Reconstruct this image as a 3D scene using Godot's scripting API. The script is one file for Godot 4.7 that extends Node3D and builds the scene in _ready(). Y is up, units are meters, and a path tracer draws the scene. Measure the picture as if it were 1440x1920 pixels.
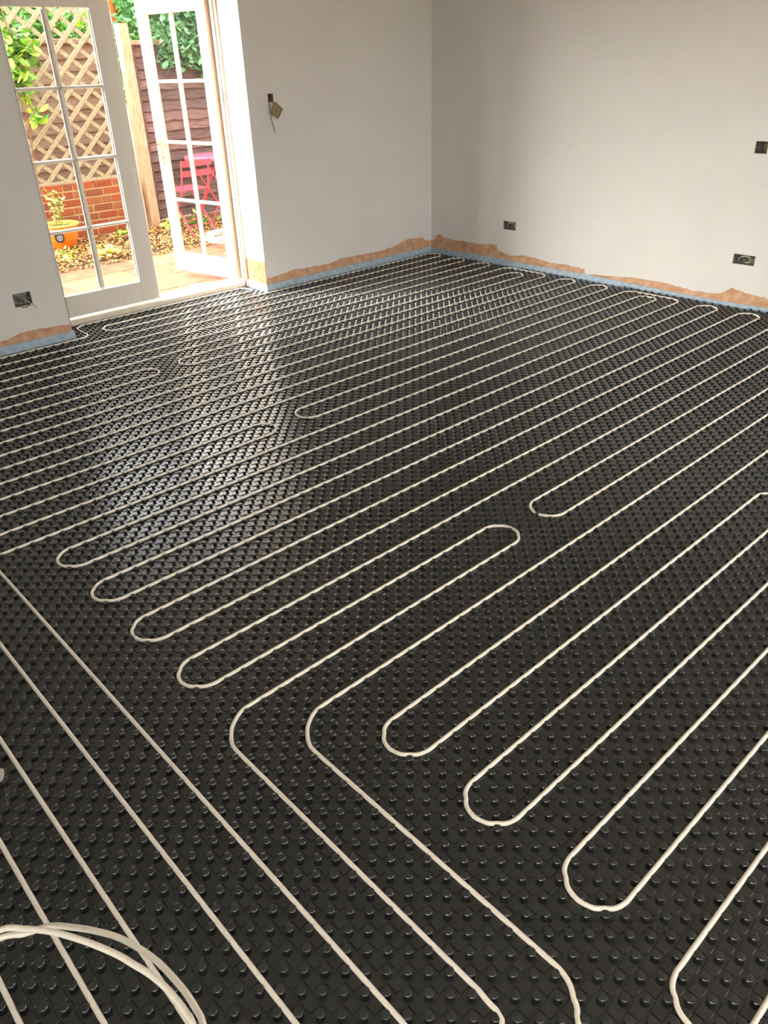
extends Node3D

# ---------------------------------------------------------------- helpers
const P := 0.15                      # spacing of the pipe runs
const U := 0.03                      # module of the castellated mat
const PIPE_Y := 0.0083
const PIPE_R := 0.0057
const WALL_Z := -5.30                # inner face of the wall with the garden doors
const DOOR_Z := -5.60                # inner face of the door leaves
var rng := RandomNumberGenerator.new()
var M := {}
var taken := {}

func fx(n: float) -> float: return P * n
func fz(k: float) -> float: return P * (k - 34.98)

func numbered(called: String) -> String:
	var n: int = taken.get(called, 0)
	taken[called] = n + 1
	return called if n == 0 else "%s_%03d" % [called, n]

func new_st() -> SurfaceTool:
	var st := SurfaceTool.new()
	st.begin(Mesh.PRIMITIVE_TRIANGLES)
	return st

func tri(st: SurfaceTool, a: Vector3, b: Vector3, c: Vector3, na: Vector3, nb: Vector3, nc: Vector3) -> void:
	var n := (b - a).cross(c - a)
	if n.dot(na + nb + nc) > 0.0:
		st.set_normal(na); st.add_vertex(a)
		st.set_normal(nc); st.add_vertex(c)
		st.set_normal(nb); st.add_vertex(b)
	else:
		st.set_normal(na); st.add_vertex(a)
		st.set_normal(nb); st.add_vertex(b)
		st.set_normal(nc); st.add_vertex(c)

func poly(st: SurfaceTool, pts: Array, outward: Vector3) -> void:
	var n: Vector3 = (pts[1] - pts[0]).cross(pts[2] - pts[0])
	if n.length() < 1e-12:
		return
	n = n.normalized()
	if n.dot(outward) < 0.0:
		n = -n
	for i in range(1, pts.size() - 1):
		tri(st, pts[0], pts[i], pts[i + 1], n, n, n)

# a box with chamfered edges, size s about the origin of t
func cbox(st: SurfaceTool, t: Transform3D, s: Vector3, c: float = 0.0) -> void:
	var h := s * 0.5
	if c <= 0.0:
		for ax in 3:
			for sg in [-1.0, 1.0]:
				var q: Array = []
				for k in [[-1.0, -1.0], [1.0, -1.0], [1.0, 1.0], [-1.0, 1.0]]:
					var v := Vector3.ZERO
					v[ax] = h[ax] * sg
					v[(ax + 1) % 3] = h[(ax + 1) % 3] * k[0]
					v[(ax + 2) % 3] = h[(ax + 2) % 3] * k[1]
					q.append(t * v)
				var d := Vector3.ZERO
				d[ax] = sg
				poly(st, q, t.basis * d)
		return
	var g := h - Vector3.ONE * c
	for ax in 3:
		var b := (ax + 1) % 3
		var e := (ax + 2) % 3
		for sg in [-1.0, 1.0]:
			var q: Array = []
			for k in [[-1.0, -1.0], [1.0, -1.0], [1.0, 1.0], [-1.0, 1.0]]:
				var v := Vector3.ZERO
				v[ax] = h[ax] * sg
				v[b] = g[b] * k[0]
				v[e] = g[e] * k[1]
				q.append(t * v)
			var d := Vector3.ZERO
			d[ax] = sg
			poly(st, q, t.basis * d)
		for k in [[-1.0, -1.0], [1.0, -1.0], [1.0, 1.0], [-1.0, 1.0]]:
			var p1 := Vector3.ZERO
			p1[b] = h[b] * k[0]
			p1[e] = g[e] * k[1]
			var p2 := Vector3.ZERO
			p2[b] = g[b] * k[0]
			p2[e] = h[e] * k[1]
			var q2: Array = []
			for w in [[p1, -1.0], [p2, -1.0], [p2, 1.0], [p1, 1.0]]:
				var v2: Vector3 = w[0]
				v2[ax] = g[ax] * w[1]
				q2.append(t * v2)
			var d2 := Vector3.ZERO
			d2[b] = k[0]
			d2[e] = k[1]
			poly(st, q2, t.basis * d2)
	for sx in [-1.0, 1.0]:
		for sy in [-1.0, 1.0]:
			for sz in [-1.0, 1.0]:
				poly(st, [t * Vector3(h.x * sx, g.y * sy, g.z * sz), t * Vector3(g.x * sx, h.y * sy, g.z * sz), t * Vector3(g.x * sx, g.y * sy, h.z * sz)], t.basis * Vector3(sx, sy, sz))

func bx(st: SurfaceTool, a: Vector3, b: Vector3, c: float = 0.0) -> void:
	cbox(st, Transform3D(Basis.IDENTITY, (a + b) * 0.5), (b - a).abs(), c)

# a bar of rectangular section between two points
func bar(st: SurfaceTool, a: Vector3, b: Vector3, w: float, d: float, up: Vector3 = Vector3.UP, c: float = 0.0) -> void:
	var y := (b - a).normalized()
	var x := y.cross(up)
	if x.length() < 1e-4:
		x = y.cross(Vector3.RIGHT)
	x = x.normalized()
	var z := x.cross(y)
	cbox(st, Transform3D(Basis(x, y, z), (a + b) * 0.5), Vector3(w, (b - a).length(), d), c)

func tube(st: SurfaceTool, pts: PackedVector3Array, r: float, sides: int = 10, cap: bool = true) -> void:
	var n := pts.size()
	if n < 2:
		return
	var rings: Array = []
	var norms: Array = []
	var side := Vector3.ZERO
	for i in n:
		var d: Vector3
		if i == 0: d = pts[1] - pts[0]
		elif i == n - 1: d = pts[n - 1] - pts[n - 2]
		else: d = (pts[i + 1] - pts[i]).normalized() + (pts[i] - pts[i - 1]).normalized()
		d = d.normalized()
		if side == Vector3.ZERO:
			side = d.cross(Vector3.UP)
			if side.length() < 1e-3: side = d.cross(Vector3.RIGHT)
		side = (side - d * side.dot(d)).normalized()
		var up := d.cross(side)
		var ring := PackedVector3Array()
		var nor := PackedVector3Array()
		for j in sides:
			var a := TAU * j / sides
			var o := side * cos(a) + up * sin(a)
			nor.append(o)
			ring.append(pts[i] + o * r)
		rings.append(ring)
		norms.append(nor)
	for i in n - 1:
		for j in sides:
			var k := (j + 1) % sides
			tri(st, rings[i][j], rings[i][k], rings[i + 1][k], norms[i][j], norms[i][k], norms[i + 1][k])
			tri(st, rings[i][j], rings[i + 1][k], rings[i + 1][j], norms[i][j], norms[i + 1][k], norms[i + 1][j])
	if cap:
		var d0 := (pts[0] - pts[1]).normalized()
		var d1 := (pts[n - 1] - pts[n - 2]).normalized()
		for j in sides:
			var k := (j + 1) % sides
			tri(st, pts[0], rings[0][j], rings[0][k], d0, d0, d0)
			tri(st, pts[n - 1], rings[n - 1][j], rings[n - 1][k], d1, d1, d1)

# profile: Vector2(radius, height) from the bottom up; squareness pulls the ring towards a square
func lathe(st: SurfaceTool, prof: Array, sides: int, t: Transform3D, sq: float = 0.0, flat: bool = true) -> void:
	for i in prof.size() - 1:
		var p0: Vector2 = prof[i]
		var p1: Vector2 = prof[i + 1]
		var slope := Vector2(p1.y - p0.y, p0.x - p1.x).normalized()
		for j in sides:
			var a := TAU * j / sides
			var b := TAU * (j + 1) / sides
			var fa := 1.0 + sq * cos(4.0 * a)
			var fb := 1.0 + sq * cos(4.0 * b)
			var v00 := t * Vector3(p0.x * fa * cos(a), p0.y, p0.x * fa * sin(a))
			var v01 := t * Vector3(p0.x * fb * cos(b), p0.y, p0.x * fb * sin(b))
			var v10 := t * Vector3(p1.x * fa * cos(a), p1.y, p1.x * fa * sin(a))
			var v11 := t * Vector3(p1.x * fb * cos(b), p1.y, p1.x * fb * sin(b))
			var na := (t.basis * Vector3(slope.x * cos(a), slope.y, slope.x * sin(a))).normalized()
			var nb := (t.basis * Vector3(slope.x * cos(b), slope.y, slope.x * sin(b))).normalized()
			if flat:
				na = ((na + nb) * 0.5).normalized()
				nb = na
			if p0.x > 1e-6:
				tri(st, v00, v01, v11, na, nb, nb)
			if p1.x > 1e-6:
				tri(st, v00, v11, v10, na, nb, na)

func put(called: String, st: SurfaceTool, m: Material, parent: Node = null) -> MeshInstance3D:
	var o := MeshInstance3D.new()
	o.mesh = st.commit()
	o.material_override = m
	return place(called, o, parent)

func place(called: String, o: Node3D, parent: Node = null):
	if parent == null:
		o.name = numbered(called)
		add_child(o)
	else:
		o.name = called
		parent.add_child(o, true)
	return o

func share(called: String, mesh: Mesh, m: Material, parent: Node, t: Transform3D) -> MeshInstance3D:
	var o := MeshInstance3D.new()
	o.mesh = mesh
	o.material_override = m
	o.transform = t
	o.name = called
	parent.add_child(o, true)
	return o

func thing(called: String, label: String, category: String, at: Vector3 = Vector3.ZERO, turn: float = 0.0, group: String = "") -> Node3D:
	var o := Node3D.new()
	place(called, o)
	o.position = at
	o.rotation.y = turn
	tag(o, label, category, group)
	return o

func tag(o: Node, label: String, category: String, group: String = "") -> void:
	o.set_meta("label", label)
	o.set_meta("category", category)
	if group != "":
		o.set_meta("group", group)

func structure(o: Node, label: String = "", category: String = "") -> Node:
	o.set_meta("kind", "structure")
	if label != "": o.set_meta("label", label)
	if category != "": o.set_meta("category", category)
	return o

func multi(called: String, mesh: Mesh, m: Material, xs: Array, parent: Node, colors: Array = []) -> MultiMeshInstance3D:
	var mm := MultiMesh.new()
	mm.transform_format = MultiMesh.TRANSFORM_3D
	mm.use_colors = colors.size() > 0
	mm.mesh = mesh
	mm.instance_count = xs.size()
	for i in xs.size():
		mm.set_instance_transform(i, xs[i])
		if colors.size() > 0:
			mm.set_instance_color(i, colors[i])
	var o := MultiMeshInstance3D.new()
	o.multimesh = mm
	o.material_override = m
	o.set_meta("kind", "stuff")
	place(called, o, parent)
	return o

func flat_mat(c: Color, rough: float, metal: float = 0.0, spec: float = 0.5) -> StandardMaterial3D:
	var m := StandardMaterial3D.new()
	m.albedo_color = c
	m.roughness = rough
	m.metallic = metal
	m.metallic_specular = spec
	return m

func grain_mat(a: Color, b: Color, rough: float, freq: float, scale: Vector3, bump: float = 0.0, mid: Color = Color(-1, 0, 0)) -> StandardMaterial3D:
	var m := flat_mat(Color.WHITE, rough)
	var n := FastNoiseLite.new()
	n.seed = int(a.r * 977.0 + b.g * 353.0 + freq * 1000.0)
	n.frequency = freq
	n.fractal_octaves = 5
	var g := Gradient.new()
	g.offsets = PackedFloat32Array([0.25, 0.75])
	g.colors = PackedColorArray([a, b])
	if mid.r >= 0.0:
		g.add_point(0.5, mid)
	var t := NoiseTexture2D.new()
	t.width = 512
	t.height = 512
	t.seamless = true
	t.noise = n
	t.color_ramp = g
	m.albedo_texture = t
	if bump > 0.0:
		var nt := NoiseTexture2D.new()
		nt.width = 512
		nt.height = 512
		nt.seamless = true
		nt.noise = n
		nt.as_normal_map = true
		nt.bump_strength = 8.0
		m.normal_enabled = true
		m.normal_texture = nt
		m.normal_scale = bump
	m.uv1_triplanar = true
	m.uv1_world_triplanar = true
	m.uv1_scale = scale
	return m

func make_materials() -> void:
	M.plastic = grain_mat(Color(0.132, 0.148, 0.153), Color(0.160, 0.176, 0.181), 0.22, 0.02, Vector3.ONE * 2.0)
	M.plastic.metallic_specular = 1.0
	M.pipe = grain_mat(Color(0.935, 0.905, 0.845), Color(0.965, 0.94, 0.89), 0.34, 0.03, Vector3.ONE * 4.0)
	M.plaster = grain_mat(Color(0.868, 0.862, 0.848), Color(0.880, 0.874, 0.861), 0.75, 0.006, Vector3.ONE * 0.5)
	M.backing = grain_mat(Color(0.76, 0.575, 0.44), Color(0.83, 0.68, 0.56), 0.9, 0.012, Vector3.ONE * 1.6, 0.3, Color(0.79, 0.62, 0.49))
	M.ceiling = flat_mat(Color(0.93, 0.92, 0.9), 0.9)
	M.foam = grain_mat(Color(0.60, 0.69, 0.77), Color(0.69, 0.77, 0.83), 0.5, 0.012, Vector3.ONE * 3.0)
	M.paint = flat_mat(Color(0.86, 0.84, 0.805), 0.35)
	M.bare = grain_mat(Color(0.78, 0.66, 0.57), Color(0.87, 0.77, 0.68), 0.8, 0.02, Vector3(9.0, 1.2, 9.0))
	M.sill = grain_mat(Color(0.84, 0.80, 0.74), Color(0.90, 0.87, 0.82), 0.45, 0.01, Vector3(1.0, 3.0, 3.0))
	var g := flat_mat(Color(0.10, 0.12, 0.10, 0.09), 0.02)
	g.transparency = BaseMaterial3D.TRANSPARENCY_ALPHA
	g.metallic_specular = 0.05
	M.glass = g
	M.brass = flat_mat(Color(0.78, 0.58, 0.25), 0.25, 1.0)
	M.steel = grain_mat(Color(0.38, 0.38, 0.35), Color(0.62, 0.62, 0.58), 0.45, 0.02, Vector3.ONE * 8.0)
	M.steel.metallic = 0.2
	M.wire_grey = flat_mat(Color(0.75, 0.73, 0.7), 0.4)
	M.wire_brown = flat_mat(Color(0.36, 0.2, 0.12), 0.45)
	M.wire_blue = flat_mat(Color(0.24, 0.33, 0.5), 0.45)
	M.wire_green = flat_mat(Color(0.47, 0.55, 0.25), 0.45)
	M.cover = grain_mat(Color(0.53, 0.45, 0.31), Color(0.66, 0.58, 0.42), 0.5, 0.02, Vector3.ONE * 10.0)
	M.mortar = grain_mat(Color(0.598, 0.497, 0.355), Color(0.677, 0.586, 0.443), 0.95, 0.03, Vector3.ONE * 3.0, 0.5)
	M.bricks = []
	for c in [[Color(0.447, 0.204, 0.106), Color(0.534, 0.277, 0.148)], [Color(0.491, 0.236, 0.117), Color(0.563, 0.310, 0.164)], [Color(0.396, 0.216, 0.132), Color(0.491, 0.296, 0.185)], [Color(0.462, 0.263, 0.148), Color(0.548, 0.355, 0.211)]]:
		M.bricks.append(grain_mat(c[0], c[1], 0.9, 0.03, Vector3.ONE * 3.0, 0.4))
	M.slabs = []
	for c in [[Color(0.45, 0.30, 0.21), Color(0.53, 0.37, 0.27)], [Color(0.50, 0.40, 0.25), Color(0.58, 0.48, 0.33)], [Color(0.43, 0.29, 0.21), Color(0.51, 0.36, 0.27)]]:
		M.slabs.append(grain_mat(c[0], c[1], 0.85, 0.012, Vector3.ONE * 1.2, 0.2))
	M.soil = grain_mat(Color(0.248, 0.172, 0.118), Color(0.379, 0.282, 0.193), 0.95, 0.04, Vector3.ONE * 2.0, 0.8)
	M.joint = grain_mat(Color(0.383, 0.253, 0.184), Color(0.474, 0.345, 0.253), 0.95, 0.04, Vector3.ONE * 3.0)
	M.post = grain_mat(Color(0.58, 0.455, 0.35), Color(0.69, 0.57, 0.455), 0.85, 0.02, Vector3(5.0, 0.6, 5.0))
	M.lath = grain_mat(Color(0.512, 0.473, 0.364), Color(0.583, 0.564, 0.464), 0.85, 0.03, Vector3.ONE * 2.0)
	M.dark_boards = []
	for c in [[Color(0.270, 0.198, 0.189), Color(0.396, 0.306, 0.288)], [Color(0.306, 0.225, 0.207), Color(0.450, 0.351, 0.324)], [Color(0.243, 0.180, 0.171), Color(0.360, 0.279, 0.261)]]:
		M.dark_boards.append(grain_mat(c[0], c[1], 0.85, 0.02, Vector3(0.5, 6.0, 6.0), 0.4))
	M.pale_boards = []
	for c in [[Color(0.475, 0.385, 0.332), Color(0.570, 0.485, 0.419)], [Color(0.444, 0.352, 0.297), Color(0.546, 0.452, 0.393)], [Color(0.499, 0.419, 0.358), Color(0.594, 0.519, 0.454)]]:
		M.pale_boards.append(grain_mat(c[0], c[1], 0.85, 0.02, Vector3(0.5, 6.0, 6.0), 0.4))
	M.fence_frame = grain_mat(Color(0.50, 0.40, 0.33), Color(0.62, 0.51, 0.42), 0.85, 0.02, Vector3.ONE * 2.0)
	M.pink = flat_mat(Color(0.88, 0.22, 0.29), 0.4)
	M.pot = flat_mat(Color(0.80, 0.44, 0.13), 0.3)
	M.pot_rim = flat_mat(Color(0.86, 0.70, 0.36), 0.35)
	M.emblem = flat_mat(Color(0.17, 0.18, 0.24), 0.4)
	M.emblem_line = flat_mat(Color(0.72, 0.72, 0.72), 0.4)
	M.bark = grain_mat(Color(0.36, 0.25, 0.17), Color(0.52, 0.38, 0.26), 0.9, 0.03, Vector3(4.0, 1.0, 4.0))
	M.rust_bark = grain_mat(Color(0.62, 0.33, 0.16), Color(0.74, 0.44, 0.24), 0.9, 0.03, Vector3(4.0, 1.0, 4.0))
	var lf := flat_mat(Color.WHITE, 0.55)
	lf.vertex_color_use_as_albedo = true
	lf.backlight_enabled = true
	lf.backlight = Color(0.35, 0.42, 0.18)
	M.leaf = lf
	var dl := flat_mat(Color.WHITE, 0.85)
	dl.vertex_color_use_as_albedo = true
	M.dry_leaf = dl

# ---------------------------------------------------------------- floor mat
func nub_ok(x: float, z: float) -> bool:
	if x < -1.58 or z > 2.18: return false
	var wx := 5.475 + 0.03 * (z + 5.29)
	if x > wx - 0.018: return false
	if z < -5.275 and (x < 1.955 or x > 3.55): return false
	return z > -5.565

func build_floor(cam: Camera3D) -> void:
	var st := new_st()
	bx(st, Vector3(-1.62, -0.05, -5.60), Vector3(5.74, 0.0, 2.22))
	var fl := put("floor", st, M.plastic)
	structure(fl, "black castellated plastic heating mat covering the whole floor", "floor")
	# the nub: narrow foot, overhanging head, ringed top
	var ns := new_st()
	lathe(ns, [Vector2(0.0070, 0.0), Vector2(0.0068, 0.0078), Vector2(0.0097, 0.0090), Vector2(0.0100, 0.0107), Vector2(0.0091, 0.0119), Vector2(0.0060, 0.0128), Vector2(0.0, 0.0132)], 16, Transform3D.IDENTITY, 0.05)
	var nub := ns.commit()
	var ps := new_st()
	var a := 0.0144
	var b := 0.0129
	var h := 0.0026
	for k in 4:
		var s := Basis(Vector3.UP, PI / 2 * k)
		poly(ps, [s * Vector3(-a, 0, a), s * Vector3(a, 0, a), s * Vector3(b, h, b), s * Vector3(-b, h, b)], s * Vector3(0, 1, 1))
	poly(ps, [Vector3(-b, h, -b), Vector3(b, h, -b), Vector3(b, h, b), Vector3(-b, h, b)], Vector3.UP)
	var pad := ps.commit()
	var inv := cam.transform.affine_inverse()
	var near: Array = []
	var nubs: Array = []
	var pads: Array = []
	for i in range(-56, 188):
		for j in range(-13, 248):
			var x := 0.0885 + U * i
			var z := -5.232 + U * j
			if not nub_ok(x, z): continue
			var t := Transform3D(Basis.IDENTITY, Vector3(x, 0, z))
			if posmod(i + j, 2) == 0:
				var q := inv * t.origin
				var inside: bool = q.z < 0.0 and absf(q.x / q.z) < 0.495 and absf(q.y / q.z) < 0.66
				if inside: near.append([q.length(), t])
				else: nubs.append(t)
			else:
				pads.append(t)
	near.sort_custom(func(p, q): return p[0] < q[0])
	for i in near.size():
		if i < 300: share("nub", nub, M.plastic, fl, near[i][1])
		else: nubs.append(near[i][1])
	multi("nub_field", nub, M.plastic, nubs, fl)
	multi("raised_pad_field", pad, M.plastic, pads, fl)
	# maker's lettering moulded into the mat, one letter to a box, along the diagonal
	var font := SystemFont.new()
	font.font_names = PackedStringArray(["Droid Sans"])
	var letters := {}
	for ch in "NU-HEAT":
		if letters.has(ch): continue
		var tm := TextMesh.new()
		tm.text = ch
		tm.font = font
		tm.font_size = 32
		tm.pixel_size = 0.00045
		tm.depth = 0.0007
		letters[ch] = tm
	var fs := new_st()
	var w := 0.0125
	for s in [-1.0, 1.0]:
		bx(fs, Vector3(-w, 0, s * w - 0.0006), Vector3(w, 0.0035, s * w + 0.0006))
		bx(fs, Vector3(s * w - 0.0006, 0, -w), Vector3(s * w + 0.0006, 0.0035, w))
	var frame := fs.commit()
	for c in [[4.77, 27.69], [6.36, 32.10], [11.9, 31.93], [15.9, 27.60], [7.36, 23.09], [11.53, 21.54]]:
		# snap to the middle of a row of pads
		var i0 := roundi((fx(c[0]) - 0.0885) / U)
		var j0 := roundi((fz(c[1]) + 5.232) / U)
		if posmod(i0 + j0, 2) == 0: i0 += 1
		for n in 7:
			var at := Vector3(0.0885 + U * (i0 + n - 3), 0.0, -5.232 + U * (j0 + n - 3))
			var turn := Basis(Vector3.UP, -PI / 4)
			share("letter_frame", frame, M.plastic, fl, Transform3D(turn, at))
			share("letter", letters["NU-HEAT"[n]], M.plastic, fl, Transform3D(turn * Basis(Vector3.RIGHT, -PI / 2), at + Vector3(0, 0.0031, 0)))

# ---------------------------------------------------------------- pipes
func relax(v: Vector3) -> Vector3:
	var i := roundi((v.x - 0.0885) / U)
	var j := roundi((v.z + 5.232) / U)
	var best := v
	for di in range(-1, 2):
		for dj in range(-1, 2):
			if posmod(i + di + j + dj, 2) != 0: continue
			var c := Vector3(0.0885 + U * (i + di), v.y, -5.232 + U * (j + dj))
			var d := best - c
			if d.length() < 0.0147:
				if d.length() < 1e-5: d = Vector3(1, 0, 0)
				best = c + d.normalized() * 0.0147
	return best

func pipe_path(way: Array, r: float = 0.5) -> PackedVector3Array:
	var out: Array = []
	var bend: Array = []
	var n := way.size()
	for i in n:
		var p := Vector3(fx(way[i][0]), PIPE_Y, fz(way[i][1]))
		if i == 0 or i == n - 1:
			out.append(p); bend.append(false)
			continue
		var a := Vector3(fx(way[i - 1][0]), PIPE_Y, fz(way[i - 1][1]))
		var b := Vector3(fx(way[i + 1][0]), PIPE_Y, fz(way[i + 1][1]))
		var da := (a - p).normalized()
		var db := (b - p).normalized()
		var rr := P * (0.82 if minf(a.distance_to(p), b.distance_to(p)) > P * 4.0 else r)
		if way[i].size() > 2: rr = P * way[i][2]
		var c := p + (da + db) * rr
		for s in 17:
			var t := PI / 2 * s / 16.0
			out.append(c - db * rr * cos(t) - da * rr * sin(t))
			bend.append(s > 0 and s < 16)
	for it in 10:
		for i in range(1, out.size() - 1):
			if bend[i]:
				out[i] = relax(out[i])
		var sm := out.duplicate()
		for i in range(1, out.size() - 1):
			if bend[i]:
				sm[i] = out[i] * 0.76 + (out[i - 1] + out[i + 1]) * 0.12
		out = sm
	return PackedVector3Array(out)

func build_pipes() -> void:
	var L := 4.69
	var R := 36.29
	var F := -8.0                    # where runs turn, out of sight on the left
	var c0: Array = [[F, 0], [13.6, 0], [13.6, -2], [23.4, -2], [23.4, -1], [14.5, -1], [14.5, 0], [R, 0], [R, 1], [F, 1], [F, 2], [R, 2], [R, 3], [F, 3], [F, 4], [R, 4], [R, 5], [F, 5], [F, 6], [13.45, 6], [13.45, 7], [F, 7], [F, 8], [35.6, 8], [35.6, 7], [14.49, 7], [14.49, 6], [R, 6], [R, 9], [F, 9], [F, 10], [R, 10], [R, 11], [F, 11], [F, 12], [R, 12], [R, 13], [F, 13], [F, 14], [13.47, 14], [13.47, 15], [2.49, 15], [2.49, 31.4], [F, 31.4]]
	var c1: Array = [[F, 31.9], [3.49, 31.9], [3.49, 16, 0.4], [35.85, 16], [35.85, 15], [14.53, 15], [14.53, 14], [R, 14], [R, 17], [L, 17], [L, 18], [R, 18], [R, 19], [L, 19], [L, 20], [R, 20], [R, 21], [L, 21], [L, 22], [R, 22], [R, 23], [L, 23], [L, 24], [13.89, 24], [13.89, 25], [4.49, 25], [4.49, 32.35], [F, 32.35]]
	var c2: Array = [[F, 32.85], [5.49, 32.85], [5.49, 26], [35.6, 26], [35.6, 25], [14.95, 25], [14.95, 24], [R, 24], [R, 27.2], [6.49, 27.2], [6.49, 28.2], [20.36, 28.2], [20.36, 29.2], [6.49, 29.2], [6.49, 30.2], [20.36, 30.2], [20.36, 31.2], [6.49, 31.2], [6.49, 32.2], [20.36, 32.2], [20.36, 33.2], [6.09, 33.2], [6.09, 34.2], [20.36, 34.2], [20.36, 37.2], [F, 37.2]]
	var list := [
		[c0, "cream plastic heating pipe snaking in long loops up to the garden doors"],
		[c1, "cream plastic heating pipe with the row of four U-bends in mid floor"],
		[c2, "cream plastic heating pipe with wide U-bends, looped in short runs"],
		[[[F, 30.9], [1.49, 30.9], [1.49, 16.5], [F, 16.5]], "straight cream heating pipe crossed over by the loose coil's outer strands"],
		[[[F, 30.4], [0.69, 30.4], [0.69, 18], [F, 18]], "straight cream heating pipe passing under the crown of the loose coil"],
		[[[F, 29.9], [-0.11, 29.9], [-0.11, 19.5], [F, 19.5]], "straight cream heating pipe lying inside the ring of the loose coil"]]
	for e in list:
		var st := new_st()
		tube(st, pipe_path(e[0]), PIPE_R, 12)
		var o := put("heating_pipe", st, M.pipe)
		tag(o, e[1], "pipe", "heating pipes clipped into the mat")
	# loose end of pipe standing off the floor in a two-turn ring
	var first: Array = [Vector3(0.0144, 0.250, -1.1000), Vector3(0.0490, 0.250, -1.0777), Vector3(0.0906, 0.250, -1.0582), Vector3(0.1176, 0.250, -1.0294), Vector3(0.1463, 0.250, -0.9922), Vector3(0.1720, 0.250, -0.9501), Vector3(0.1909, 0.250, -0.9020), Vector3(0.2017, 0.250, -0.8626), Vector3(0.2077, 0.250, -0.8216), Vector3(0.2111, 0.250, -0.7776), Vector3(0.2095, 0.250, -0.7367), Vector3(0.2061, 0.250, -0.7172)]
	var second: Array = [Vector3(0.0198, 0.268, -1.1009), Vector3(0.0502, 0.268, -1.0754), Vector3(0.0852, 0.268, -1.0340), Vector3(0.1085, 0.268, -0.9984), Vector3(0.1329, 0.268, -0.9544), Vector3(0.1550, 0.268, -0.9077), Vector3(0.1666, 0.268, -0.8753), Vector3(0.1779, 0.268, -0.8435), Vector3(0.1866, 0.268, -0.8080), Vector3(0.1914, 0.268, -0.7672), Vector3(0.1920, 0.268, -0.7348), Vector3(0.1911, 0.268, -0.7194)]
	var mid := Vector3(-0.09, 0.0, -0.80)
	var pts := PackedVector3Array([Vector3(-1.0, 0.018, -0.75), Vector3(-0.70, 0.06, -0.84), Vector3(-0.45, 0.14, -1.00), Vector3(-0.25, 0.20, -1.10), Vector3(-0.09, 0.238, -1.13)])
	pts.append_array(PackedVector3Array(first))
	# round the back of the ring, out of view
	var fa: Vector3 = first[-1] - mid
	var fb: Vector3 = second[0] - mid
	var a0 := atan2(fa.z, fa.x)
	var a1 := atan2(fb.z, fb.x) + TAU
	for i in range(1, 24):
		var f := i / 24.0
		var an := lerpf(a0, a1, f)
		var rad := lerpf(Vector2(fa.x, fa.z).length(), Vector2(fb.x, fb.z).length(), f)
		pts.append(mid + Vector3(rad * cos(an), lerpf(first[-1].y, second[0].y, f) - 0.15 * sin(PI * f), rad * sin(an)))
	pts.append_array(PackedVector3Array(second))
	pts.append_array(PackedVector3Array([Vector3(0.17, 0.25, -0.62), Vector3(0.10, 0.20, -0.46), Vector3(-0.03, 0.12, -0.30), Vector3(-0.25, 0.05, -0.18), Vector3(-0.5, 0.019, -0.12)]))
	# smooth the hand-placed points
	var cv := Curve3D.new()
	for v in pts: cv.add_point(v)
	for i in range(1, pts.size() - 1):
		var dl := (pts[i + 1] - pts[i - 1]) * 0.16
		cv.set_point_in(i, -dl)
		cv.set_point_out(i, dl)
	cv.bake_interval = 0.012
	pts = cv.get_baked_points()
	var cs := new_st()
	tube(cs, pts, PIPE_R, 12)
	var coil := put("loose_pipe_coil", cs, M.pipe)
	tag(coil, "loose ring of cream pipe arching off the black mat", "pipe")
	# grey sleeve end
	var sl := new_st()
	var s0 := Vector3(0.178, 0.0305, -1.722)
	var dir := Vector3(-0.62, 0.02, -0.55).normalized()
	tube(sl, PackedVector3Array([s0, s0 + dir * 0.012]), 0.0165, 16)
	tube(sl, PackedVector3Array([s0 + dir * 0.012, s0 + dir * 0.30]), 0.0140, 16)
	var sleeve := put("pipe_sleeve", sl, flat_mat(Color(0.72, 0.69, 0.64), 0.45))
	tag(sleeve, "short grey plastic pipe sleeve lying on the nubs", "pipe sleeve")

# ---------------------------------------------------------------- room shell
# rectangle u0..u1 x v0..v1 with rectangular holes, thickness d0..d1; conv turns (u, v, d) into a point
func holed(st: SurfaceTool, conv: Callable, u0: float, u1: float, v0: float, v1: float, d0: float, d1: float, holes: Array) -> void:
	var us := [u0, u1]
	var vs := [v0, v1]
	for h in holes:
		us.append_array([clampf(h[0], u0, u1), clampf(h[1], u0, u1)])
		vs.append_array([clampf(h[2], v0, v1), clampf(h[3], v0, v1)])
	us.sort()
	vs.sort()
	for i in us.size() - 1:
		if us[i + 1] - us[i] < 1e-5: continue
		for j in vs.size() - 1:
			if vs[j + 1] - vs[j] < 1e-5: continue
			var cu: float = (us[i] + us[i + 1]) * 0.5
			var cv: float = (vs[j] + vs[j + 1]) * 0.5
			var open := false
			for h in holes:
				if cu > h[0] and cu < h[1] and cv > h[2] and cv < h[3]: open = true
			if open: continue
			bx(st, conv.call(us[i], vs[j], d0), conv.call(us[i + 1], vs[j + 1], d1))

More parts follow.
